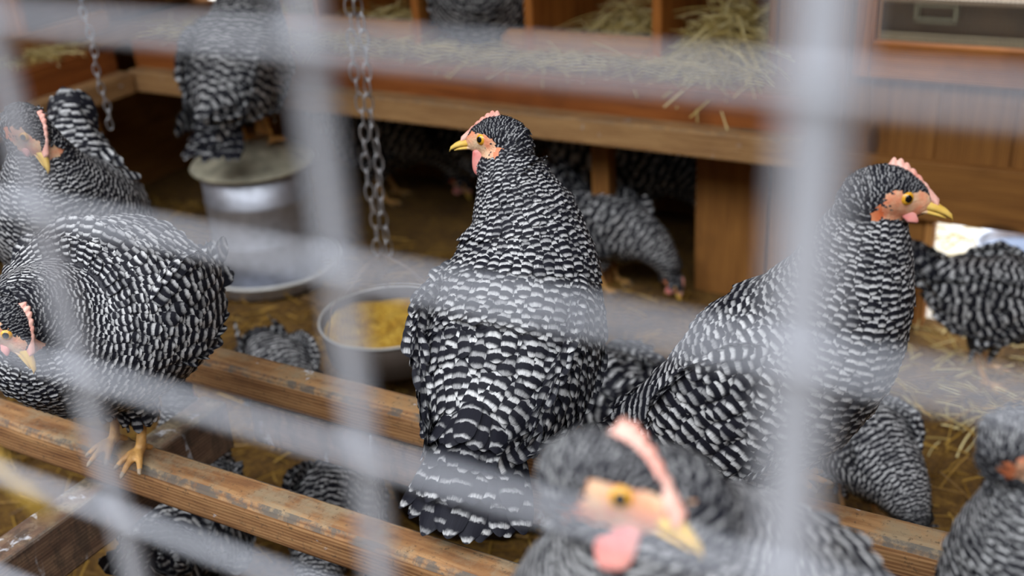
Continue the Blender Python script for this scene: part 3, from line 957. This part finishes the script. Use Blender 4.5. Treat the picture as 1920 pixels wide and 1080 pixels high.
# back wall: vertical boards with openings for nests, window and pop door
wall = MB()
def board(x0, x1, z0, z1, y=0.0):
    wall.box(((x0 + x1) / 2, YW + .02 + y, (z0 + z1) / 2), (x1 - x0, .04, z1 - z0), .002, 1)
NX1 = -.62                                  # right end of the nest row
DX0, DX1, DZ = -.295, .14, Zc(-.892)        # pop door opening
WX0, WX1, WZ0 = -.428, .30, Zc(-.612)       # window opening
nest_z = Zc(-.625)
x = XL
while x < 1.3 - 1e-6:
    x2 = min(x + .14, 1.3)
    for lim in (NX1, WX0, DX0, DX1, WX1):
        if x < lim - 1e-6 < x2 - 1e-6: x2 = lim
    xm = (x + x2) / 2
    g = .0003
    if xm < NX1:
        board(x + g, x2 - g, -.03, nest_z - .040, .42)
        board(x + g, x2 - g, Zc(-.10), HT)
    elif WX0 < xm < WX1:
        top = Zc(-.615)
        board(x + g, x2 - g, DZ if DX0 < xm < DX1 else -.03, top)
        board(x + g, x2 - g, Zc(-.10), HT)
    else:
        board(x + g, x2 - g, DZ if DX0 < xm < DX1 else -.03, HT)
    x = x2
wall.box((NX1 + .012, YW + .24, (nest_z - .045) / 2), (.02, .40, nest_z - .045), .002, 1)
wall.box((NX1 - .085, YW + .0, (nest_z - .03) / 2), (.165, .022, nest_z - .03), .002, 1)
wb = wall.build('wall_back', wood('panel', 'z'))
tag(wb, 'brown vertical board wall at the back of the coop', 'wall', kind='structure')

wl = MB().box((XL - .02, (YW + .66) / 2, HT / 2 - .03), (.04, YW + .26, HT + .06), 0).build('wall_left', wood('panel', 'y'))
tag(wl, 'dark board wall along the left side of the coop', 'wall', kind='structure')
wr = MB().box((1.32, (YW + .66) / 2, HT / 2 - .03), (.04, YW + .26, HT + .06), 0).build('wall_right', wood('panel', 'y'))
tag(wr, 'board wall closing the right side of the coop', 'wall', kind='structure')
ROOF_Y = 0.50  # front edge of the unseen roof, set back to shape the sky light
ce = MB().box(((XL + 1.3) / 2, (ROOF_Y + YW + .6) / 2, HT + .02), (1.3 - XL, YW + .6 - ROOF_Y, .04), .002).build('ceiling', wood('panel', 'x'))
tag(ce, 'unseen board roof of the coop, stopped short at the front to let sky light in', 'ceiling', kind='structure')

wf = MB().box(((XL + 1.3) / 2, FY + .035, .36), (1.3 - XL, .03, .72), .003).box(((XL + 1.3) / 2, FY + .035, 1.40), (1.3 - XL, .03, .14), .003).build('front_light_boards', wood('panel', 'x'))  # unseen boards, added to keep low sky light off the floor
tag(wf, 'unseen boards added above and below the fence opening to block low light', 'wall', kind='structure')

# board fixed over the pop door and a pale jamb
tb = MB().box(((NX1 + .06 + 1.2) / 2, YW - .012, Zc(-.835)), (1.2 - NX1 - .06, .022, .125), .003).build('trim_1', wood('panel', 'x'))
tag(tb, 'wide horizontal board fixed above the bright pop door', 'trim', kind='structure')
jm = MB().box((DX0 + .008, YW + .02, DZ / 2), (.016, .055, DZ), .002).build('trim_2', wood('lip', 'z'))
tag(jm, 'narrow pale jamb at the left edge of the pop door', 'trim', kind='structure')

# window
win = empty('window_1', (WX0, YW, WZ0), 0, 'mesh window in an orange pine frame at upper right', 'window', kind='structure')
def wpart(nm, x0, x1, z0, z1, ax, th=.03):
    return MB().box(((x0 + x1) / 2 - WX0, -.014, (z0 + z1) / 2 - WZ0), (x1 - x0, th, z1 - z0), .003).build(nm, wood('frame', ax), win)
wpart('frame_rail', WX0 - .002, WX1 + .05, Zc(-.612), Zc(-.541), 'x')
wpart('frame_post', WX0 - .036, WX0 - .003, Zc(-.612), Zc(-.06), 'z')
wpart('frame_post', WX1 + .051, WX1 + .09, Zc(-.612), Zc(-.06), 'z')
wpart('frame_rail', WX0 - .002, WX1 + .05, Zc(-.12), Zc(-.06), 'x')
sm = MB()
for i in range(int((WX1 - WX0) / .008)):
    sm.box((i * .008, .012, .27), (.0012, .0012, .46), 0)
for i in range(int(.46 / .008)):
    sm.box(((WX1 - WX0) / 2, .0135, .045 + i * .008), (WX1 - WX0, .0012, .0012), 0)
sm.build('mesh_screen', plain('screen_wire', (0.035, 0.03, 0.02), .6, .2), win)

# things outside, seen through the window
shed = empty('wooden_shed', (.3, 3.9, -.032), 0, 'dark brown shed wall with a pale hatch frame outside the window', 'shed')
MB().box((.2, .3, .175), (4.6, .5, .35), .004).build('wall', plain('weathered_brown', (.034, .021, .009), .8, var=.4, scale=8), shed)
MB().box((.2, .3, .356), (4.64, .54, .012), .002).build('roof', wood('grey', 'x'), shed)
hf = MB()
for (cx, cz, dx, dz) in ((-.875, .342, .135, .010), (-.875, .288, .135, .010), (-.938, .315, .010, .064), (-.812, .315, .010, .064)):
    hf.box((cx, .043, cz), (dx, .016, dz), .002)
hf.build('hatch_frame', plain('pale_paint', (.11, .11, .07), .6), shed)
MB().box((.2, .040, .12), (4.6, .02, .24), .002).build('base_board', plain('pale_base_board', (.12, .10, .06), .7), shed)

# ------------------------------------------------------------------ nest row on the back wall
nest = empty('nest_box_row', (-1.5, YW, nest_z), 0, 'row of open pine nest boxes along the back wall', 'nest box')
nx = lambda X: X + 1.5
ny = lambda Y: Y - YW
SH_Y0 = 2.055      # front edge of the shelf
def npart(nm, kind, ax, x0, x1, y0, y1, z0, z1, bev=.003, parent=nest):
    return MB().box((nx((x0 + x1) / 2), ny((y0 + y1) / 2), (z0 + z1) / 2 - nest_z), (x1 - x0, y1 - y0, z1 - z0), bev).build(nm, wood(kind, ax), parent)
npart('shelf', 'panel', 'x', XL + .29, NX1, SH_Y0 + .02, YW + .42, nest_z - .02, nest_z)
SHX1 = -.50
npart('shelf', 'panel', 'x', NX1 + .001, SHX1, SH_Y0 + .02, YW - .002, nest_z - .02, nest_z)
npart('fascia', 'fascia', 'x', XL + .29, SHX1, SH_Y0 - .004, SH_Y0 + .018, Zc(-.715), Zc(-.628))
npart('landing_rail', 'rail', 'x', XL + .31, SHX1, SH_Y0 - .058, SH_Y0 - .006, Zc(-.753), Zc(-.696), .006)
npart('floor_board', 'panel', 'x', XL + .002, NX1, YW + .002, YW + .42, nest_z - .042, nest_z - .0215)
npart('back_panel', 'panel', 'z', XL + .05, NX1, YW + .40, YW + .42, nest_z, Zc(-.12))
npart('top_panel', 'panel', 'x', XL + .05, NX1, YW - .01, YW + .42, Zc(-.16), Zc(-.14))
npart('end_panel', 'panel', 'z', XL + .002, XL + .048, YW - .005, YW + .40, nest_z, Zc(-.16))
npart('end_panel', 'panel', 'z', NX1 - .02, NX1, YW - .005, YW + .40, nest_z, Zc(-.16))
for X in (-2.115, -1.81, -1.505, -1.196, -.885):
    npart('divider', 'frame', 'z', X - .011, X + .011, YW - .004, YW + .40, nest_z, Zc(-.16))
npart('lip_board', 'lip', 'x', -1.185, -.896, YW - .006, YW + .014, nest_z + .006, nest_z + .056)
npart('lip_board', 'lip', 'x', -1.27, -1.207, YW - .006, YW + .014, nest_z + .006, nest_z + .056)
npart('lip_board', 'lip', 'x', -1.80, -1.516, YW - .006, YW + .014, nest_z + .006, nest_z + .056)
npart('lip_board', 'lip', 'x', -2.10, -1.822, YW - .006, YW + .014, nest_z + .006, nest_z + .056)
# legs holding the shelf
for X in (-1.00, -2.0):
    npart('leg', 'panel', 'z', X - .022, X + .022, YW - .06, YW - .016, 0.0, nest_z - .02)

# nest shelf that runs back along the left wall
side = empty('side_nest_shelf', (XL, 1.0, nest_z), 0, 'pine nest shelf along the left wall meeting the back row in the corner', 'nest box')
def spart(nm, kind, ax, x0, x1, y0, y1, z0, z1, bev=.003):
    return MB().box(((x0 + x1) / 2 - XL, (y0 + y1) / 2 - 1.0, (z0 + z1) / 2 - nest_z), (x1 - x0, y1 - y0, z1 - z0), bev).build(nm, wood(kind, ax), side)
SX = -2.335
spart('shelf', 'panel', 'y', XL + .002, SX - .02, .3, YW - .005, nest_z - .02, nest_z)
spart('fascia', 'fascia', 'y', SX - .018, SX + .004, .3, SH_Y0 - .064, Zc(-.715), Zc(-.628))
spart('landing_rail', 'rail', 'y', SX + .006, SX + .058, .3, SH_Y0 - .064, Zc(-.753), Zc(-.696), .006)
spart('lip_board', 'lip', 'y', SX - .135, SX - .115, 1.1, YW - .1, nest_z + .006, nest_z + .056)
for Y in (1.15, 1.5, 1.85):
    spart('divider', 'frame', 'z', XL + .004, SX - .14, Y - .011, Y + .011, nest_z, Zc(-.16))
for Y in (.5, 1.9):
    spart('leg', 'panel', 'z', SX - .06, SX - .02, Y - .02, Y + .02, 0, nest_z - .02)

# ------------------------------------------------------------------ roost
roost = empty('roost', (-.9, .8, 0), 0, 'low pine roost of parallel perches on dirty cross rails', 'roost')
rx_ = lambda X: X + .9
ry_ = lambda Y: Y - .8
def rpart(nm, kind, ax, x0, x1, y0, y1, z0, z1, bev=.003, seg=2):
    return MB().box((rx_((x0 + x1) / 2), ry_((y0 + y1) / 2), (z0 + z1) / 2), (x1 - x0, y1 - y0, z1 - z0), bev, seg).build(nm, wood(kind, ax), roost, smooth=False)
P2, P1, P0 = .925, .705, .485
for Y, xa in ((P2, -1.85), (P1, -1.80), (P0, -.52)):
    rpart('perch', 'perch', 'x', xa, .55, Y - .0235, Y + .0235, PZ - .050, PZ, .013, 4)
rpart('support_rail', 'dirty', 'x', -.95, .50, P2 - .019, P2 + .019, PZ - .115, PZ - .0515, .003)
for X in (-1.0, .40):
    rpart('cross_rail', 'dirty', 'y', X - .022, X + .022, .40, P2 - .03 if X < 0 else P2 - .022, PZ - .125, PZ - .052, .004)
    rpart('leg', 'dirty', 'z', X - .020, X + .020, .44, .48, 0, PZ - .1255, .003)
rpart('leg', 'dirty', 'z', .51, .55, P2 - .02, P2 + .02, 0, PZ - .052, .003)
rpart('leg', 'dirty', 'z', -1.79, -1.755, P1 - .02, P1 + .02, 0, PZ - .052, .003)

# ------------------------------------------------------------------ fence of welded wire, close to the camera
fence = empty('wire_fence', (-.16, FY, 0), 0, 'pale grey welded wire fence of large oblong openings in front of everything', 'fence')
for i in range(-10, 13):
    X = (-.160 + .1085 * i + (.0055 if i == 1 else 0)) * .79
    thick = .0048 if i == 1 else .0026
    MB().tube([(X + .16, 0, .05), (X + .16, 0, .6), (X + .16, 0, 1.1), (X + .16, 0, 1.5)], thick, 10).build('upright_wire', WIRE, fence, smooth=True)
for i in range(-14, 23):
    z = Zc((-.1075 + .0538 * i) * .79)
    MB().tube([(-.95, -.0045, z), (-.3, -.0045, z), (.4, -.0045, z), (1.1, -.0045, z)], .00125, 10).build('cross_wire', WIRE, fence, smooth=True)
# ------------------------------------------------------------------ hens in focus on the perches
HG = 'barred hens in the coop'
hA = place(make_hen('hen', 'upright', 'barred hen seen from behind at centre of the rear perch, face turned to the left', HG, 1.0, .9,
                    dict(hyaw=90, hpitch=-2, hroll=12, rings=[(x, y + dy, z - dz, a, b) for (x, y, z, a, b), dy, dz in zip(POSES['upright']['rings'], (.034, .026, .016, .006, 0, 0, 0, 0, 0), (.020, .015, .008, .003, 0, -.002, -.010, -.014, -.016))], head=(.068, .044, .331), tail=(-.135, 0, .108), tdir=(-.80, 0, -.34), tl=.125, toe_drop=.006, wattle=1.3)), (-.534, P2, PZ), 99)
hB = place(make_hen('hen', 'upright', 'barred hen in profile on the rear perch, beak towards the bright pop door', HG, 1.0, 1.0,
                    dict(hyaw=16, hpitch=-8, hroll=-12, wattle=.35)), (-.235, P2, PZ), 2)
hC = place(make_hen('hen', 'ball', 'fluffed round barred hen with lowered head on the front perch beside the dirty cross rail', HG, 1.0, 1.0,
                    dict(hyaw=88, hpitch=-46, hroll=-28, toe_drop=.006, wattle=.3, head=(.140, .032, .250),
                         rings=[(.118, .022, .246, .020, .022), (.104, .014, .238, .050, .052), (.072, .004, .210, .088, .086)] + POSES['ball']['rings'][3:])), (-.945, P1, PZ), 274, .94)
hD = place(make_hen('hen', 'front', 'barred hen facing out under the thin chain, tail raised behind its head', HG, 1.0, 1.0,
                    dict(hyaw=34, hpitch=-40, hroll=-24, wattle=.3, spread=8, tl=.07, wings=False, head=(.108, 0, .312),
                         rings=[(.092, 0, .308, .022, .024), (.088, 0, .278, .040, .044), (.080, 0, .240, .064, .064), (.056, 0, .195, .088, .082),
                                (.008, 0, .155, .100, .088), (-.052, 0, .155, .094, .080), (-.104, 0, .195, .066, .060), (-.140, 0, .250, .030, .032)],
                         tail=(-.125, 0, .240), tdir=(-.35, 0, .9))), (-1.24, P2, PZ), 312, 1.03)
hE = place(make_hen('hen', 'upright', 'large blurred barred hen nearest the fence with pink comb and wattle', HG, 1.0, 1.22,
                    dict(hyaw=106, hpitch=-9, hroll=-24, hs=1.04, wattle=1.2, tdir=(-.8, 0, -.2), rings=[(x, y, z, a * k, b * k) for (x, y, z, a, b), k in zip(POSES['upright']['rings'], (1, 1.15, 1.35, 1.4, 1.3, 1.2, 1.1, 1, 1))])), (-.150, P0, PZ + .001), 250, 1.105)
hI = place(make_hen('hen', 'upright', 'barred hen at the right picture edge beside the end of the rear perch', HG, 1.0, 1.2,
                    dict(hyaw=110, hpitch=-10, tdir=(-.8, 0, .35), tl=.08)), (.026, P1, PZ), 246, .88)

# ------------------------------------------------------------------ waterer, feeder, chains, pan
wx, wy = -1.79, 1.87
wat = empty('poultry_waterer', (wx, wy, 0), 0, 'galvanised poultry drinker with flared stained lid standing in a shallow tray', 'waterer')
MB().lathe([(0, .004), (.15, .004), (.168, .012), (.172, .040), (.176, .044), (.172, .046), (.165, .040), (.160, .014), (0, .012)], n=48).build('tray', GALV, wat, smooth=True)
MB().ring((0, 0, .043), .172, .172, .005, (1, 0, 0), (0, 1, 0), 48, 8).build('tray_rim', RIMM, wat, smooth=True)
MB().lathe([(0, .014), (.128, .014), (.130, .03), (.130, .12), (.132, .124), (.130, .128), (.130, .22), (.132, .224), (.130, .228), (.130, .305), (0, .305)], n=48).build('tank', GALV, wat, smooth=True)
MB().lathe([(.131, .298), (.148, .300), (.151, .305), (.148, .310), (.128, .318), (.095, .333), (.078, .341), (.074, .345), (.062, .347), (.058, .353), (.046, .355), (.042, .360), (0, .362)], n=48).build('lid', GALV_DIRTY, wat, smooth=True)
hF = place(make_hen('hen', 'upright', 'dark barred hen perched on top of the galvanised drinker', HG, .7, 1.0,
                    dict(hyaw=10, tail=(-.130, 0, .118), tdir=(-.8, 0, -.45), hock=(-.02, .07), head=(.082, 0, .386), feet=((0, .030), (0, -.034)),
                         rings=[(x, y, z + .04, a, b) for (x, y, z, a, b) in POSES['upright']['rings']])), (wx + .045, wy - .02, .361), 100, 1.12)

fx, fy, fz = -1.205, 1.565, Zc(-1.0)
fd = empty('hanging_feeder', (fx, fy, 0), 0, 'hanging round feed pan with thin pale rim under the double chain', 'feeder')
MB().lathe([(0, fz - .085), (.118, fz - .085), (.128, fz - .075), (.139, fz), (.137, fz), (.125, fz - .07), (0, fz - .074)], n=48).build('pan', DARKPAN, fd, smooth=True)
MB().ring((0, 0, fz), .139, .139, .0022, (1, 0, 0), (0, 1, 0), 64, 8).build('rim', RIMM, fd, smooth=True)
for k in range(3):
    a = k * 2.094 + 2.2
    MB().tube([(.137 * math.cos(a), .137 * math.sin(a), fz), (.12 * math.cos(a), .12 * math.sin(a), fz + .06), (.05 * math.cos(a), .05 * math.sin(a), fz + .115), (.004 * math.cos(a), .004 * math.sin(a), fz + .135)], .0016, 6).build('bail_wire', RUSTY, fd, smooth=True)
vv, ff = [], []
nr, na = 12, 40
for i in range(nr + 1):
    r_ad = .1315 * i / nr
    for j in range(na):
        a = 2 * math.pi * j / na
        vv.append((r_ad * math.cos(a), r_ad * math.sin(a), fz - .020 + .008 * math.cos(r_ad * 18 + a) + .005 * math.sin(5 * a + i) - (.004 if i == nr else 0)))
for i in range(nr):
    for j in range(na):
        ff.append((i * na + j, i * na + (j + 1) % na, (i + 1) * na + (j + 1) % na, (i + 1) * na + j))
feed = mesh_obj('feed', vv, ff, feed_mat(), None, (fx, fy, 0), True)
tag(feed, 'golden mash filling the hanging feed pan', 'feed', kind='stuff')

def chain(name, x, y, z0, z1, label, ll=.036, lw=.017, rad=.0017, yaw=0.0, mat=None, double=False):
    root = empty(name, (x, y, z0), 0, label, 'chain')
    offs = [(-.009, 0), (.011, .006)] if double else [(0, 0)]
    for n_, (ox, oy) in enumerate(offs):
        mb = MB()
        pitch = ll - 4 * rad
        k = 0; z = z0 + ll / 2
        while z < z1:
            a = yaw + (0 if k % 2 == 0 else math.pi / 2) + .25 * math.sin(k * 1.7 + n_) + (.5 if n_ else 0)
            wob = .0025 * math.sin(k * .9 + n_ * 2)
            pts = (ox + wob, oy + wob * .6, z - z0)
            mb.ring(pts, lw / 2, ll / 2, rad, (math.cos(a), math.sin(a), 0), (0, 0, 1), 16, 6)
            z += pitch; k += 1
        mb.build('strand' if double else 'links', mat or CHAIN, root, smooth=True)
    return root
ROOFZ = HT - .01
chain('hanging_chain', fx, fy, fz + .13, ROOFZ, 'doubled steel link chain hanging down to the feed pan', yaw=.6, double=True)
chain('hanging_chain', -1.72, 1.42, Zc(-.62), ROOFZ, 'single thin link chain above the hen facing out at far left', .024, .012, .0015, .9)

pan = empty('rubber_pan', (-.85, 1.33, 0), 0, 'dark round pan on the floor below the rear perch', 'pan')
MB().lathe([(0, .002), (.15, .002), (.165, .01), (.178, .10), (.181, .104), (.176, .106), (.160, .018), (0, .014)], n=48).build('bowl', RUBBER, pan, smooth=True)
MB().ring((0, 0, .105), .179, .179, .0035, (1, 0, 0), (0, 1, 0), 48, 8).build('rim', DARKPAN, pan, smooth=True)
MB().ring((0, 0, .070), .1665, .1665, .003, (1, 0, 0), (0, 1, 0), 48, 6).build('band', PANIN, pan, smooth=True)

# ------------------------------------------------------------------ hens on the floor and in the nests
SIT = dict(rings=[(.080, 0, .212, .020, .022), (.078, 0, .190, .034, .036), (.072, 0, .160, .054, .056), (.052, 0, .125, .084, .080), (.015, 0, .098, .108, .096),
                  (-.040, 0, .092, .112, .092), (-.092, 0, .100, .092, .080), (-.130, 0, .108, .058, .054), (-.152, 0, .112, .024, .026)], legs=False, tail=(-.135, 0, .110))
def low(pose, label, xyz, heading, scale=1.0, detail=.5, comb=1.0, over=None):
    return place(make_hen('hen', pose, label, HG, detail, comb, over), xyz, heading, scale)
hH = low('peck', 'barred hen pecking in the straw behind the rear perch, red wattles hanging', (-.25, 1.50, 0), 312, .78, .8, 1.2, dict(head=(.200, 0, .108), hpitch=-50, tail=(-.118, 0, .225), tdir=(-.9, 0, .1), tl=.07, rings=[(x, y, z + d, a, b) for (x, y, z, a, b), d in zip(POSES['peck']['rings'][:6], (.048, .040, .025, .01, 0, 0))] + [(-.060, 0, .190, .076, .068), (-.108, 0, .205, .050, .046), (-.134, 0, .215, .024, .026)]))
hG = low('stand', 'dark barred hen standing in front of the bright pop door', (-.125, 2.03, 0), 2, .98, .7, 1.0)
hM = low('peck', 'dark hen in deep shade behind the pine leg under the nest shelf', (-1.06, 2.41, 0), 8, 1.2, .5)
hK = low('stand', 'dark barred hen under the front perch with upright tail towards the fence', (-1.08, .87, 0), 128, 1.0, .7, 1.0, dict(tdir=(-.35, 0, .9)))

def clone(src, label, xyz, heading, scale=1.0):
    return place(copy_thing(src, label, HG), xyz, heading, scale)
hJ = clone(hH, 'barred hen back seen on the floor between the two perches', (-.93, 1.02, 0), 294, .76)
hL = clone(hH, 'barred hen pecking on the floor between the drinker and the feed pan', (-1.27, 1.30, 0), 328, .78)
hN = clone(hM, 'brownish barred hen behind the feed pan chain', (-1.80, 2.42, 0), 12, 1.12)
clone(hG, 'shadowed hen standing behind the head of the hen seen from behind', (-1.45, 2.44, 0), 60, 1.05)
clone(hG, 'black looking hen in the darkest shade behind the wide upright board', (-.72, 2.43, 0), 90, .95)
clone(hM, 'barred hen pecking just in front of the pine leg of the nest shelf', (-.97, 2.13, 0), 352, .85)
clone(hG, 'dark hen in the shade under the corner of the nest shelf', (-2.43, 1.62, 0), 285, 1.0)
clone(hM, 'dim hen on the floor behind the flank of the hen seen from behind', (-.66, 1.42, 0), 150, .95)
wbw = empty('water_bowl', (-.115, 2.46, -.04), 0, 'round metal water bowl on the bright ground outside the pop door', 'bowl')
MB().lathe([(0, .01), (.085, .01), (.098, .04), (.104, .150), (.108, .154), (.104, .156), (.096, .15), (.086, .03), (0, .02)], n=40).build('bowl', GALV, wbw, smooth=True)
MB().lathe([(0, .132), (.094, .132), (.094, .128), (0, .128)], n=40).build('water', plain('bluish_water', (.25, .32, .45), .08), wbw, smooth=True)
hR = low('ball', 'dark hen sitting in a nest box of the back row', (-1.345, 2.25, nest_z + .012), 290, 1.15, .55, 1.0, dict(SIT, head=(.085, 0, .215), hpitch=-20))
clone(hR, 'dark hen resting on the side nest shelf in the top corner', (-2.49, 1.30, nest_z + .012), 350, 1.15)

# ------------------------------------------------------------------ straw
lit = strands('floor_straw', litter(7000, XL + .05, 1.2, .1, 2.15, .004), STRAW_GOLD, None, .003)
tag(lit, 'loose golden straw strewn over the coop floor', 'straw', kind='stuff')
lit2 = strands('doorway_straw', litter(900, -.45, .3, 1.75, 2.9, .004, lift=.015), STRAW_PALE, None, .003)  # paler straw colour stands in for daylight from the door
tag(lit2, 'straw in front of the pop door, daylight painted in as a paler colour', 'straw', kind='stuff')
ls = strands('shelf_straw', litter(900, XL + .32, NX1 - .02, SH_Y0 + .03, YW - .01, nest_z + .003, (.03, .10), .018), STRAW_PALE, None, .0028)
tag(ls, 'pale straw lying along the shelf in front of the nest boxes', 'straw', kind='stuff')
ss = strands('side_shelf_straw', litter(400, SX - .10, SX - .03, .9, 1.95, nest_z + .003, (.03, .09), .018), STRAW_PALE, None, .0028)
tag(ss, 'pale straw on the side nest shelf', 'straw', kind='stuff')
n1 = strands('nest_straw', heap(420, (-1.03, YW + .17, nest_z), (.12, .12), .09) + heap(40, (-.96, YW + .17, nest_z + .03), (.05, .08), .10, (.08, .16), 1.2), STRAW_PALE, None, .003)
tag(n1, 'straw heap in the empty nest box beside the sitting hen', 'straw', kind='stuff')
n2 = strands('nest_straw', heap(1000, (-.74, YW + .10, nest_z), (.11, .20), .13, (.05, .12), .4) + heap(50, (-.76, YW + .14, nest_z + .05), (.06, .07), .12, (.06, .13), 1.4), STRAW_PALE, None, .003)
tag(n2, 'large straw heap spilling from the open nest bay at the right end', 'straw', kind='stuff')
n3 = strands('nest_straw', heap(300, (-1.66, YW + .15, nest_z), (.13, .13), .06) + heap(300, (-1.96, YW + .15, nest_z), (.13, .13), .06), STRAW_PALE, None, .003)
tag(n3, 'straw in the nest boxes left of the sitting hen', 'straw', kind='stuff')

st = MB().tube([(-.374 * .79, FY + .009, Zc(-.210 * .79)), (-.360 * .79, FY + .008, Zc(-.221 * .79)), (-.344 * .79, FY + .008, Zc(-.233 * .79)), (-.325 * .79, FY + .009, Zc(-.248 * .79))], [.0018, .0026, .0026, .0016], 8).build('straw_stalk', plain('golden_stalk', (.46, .29, .04), .6), smooth=True)
tag(st, 'single thick golden straw stalk caught on the wire fence at lower left', 'straw')
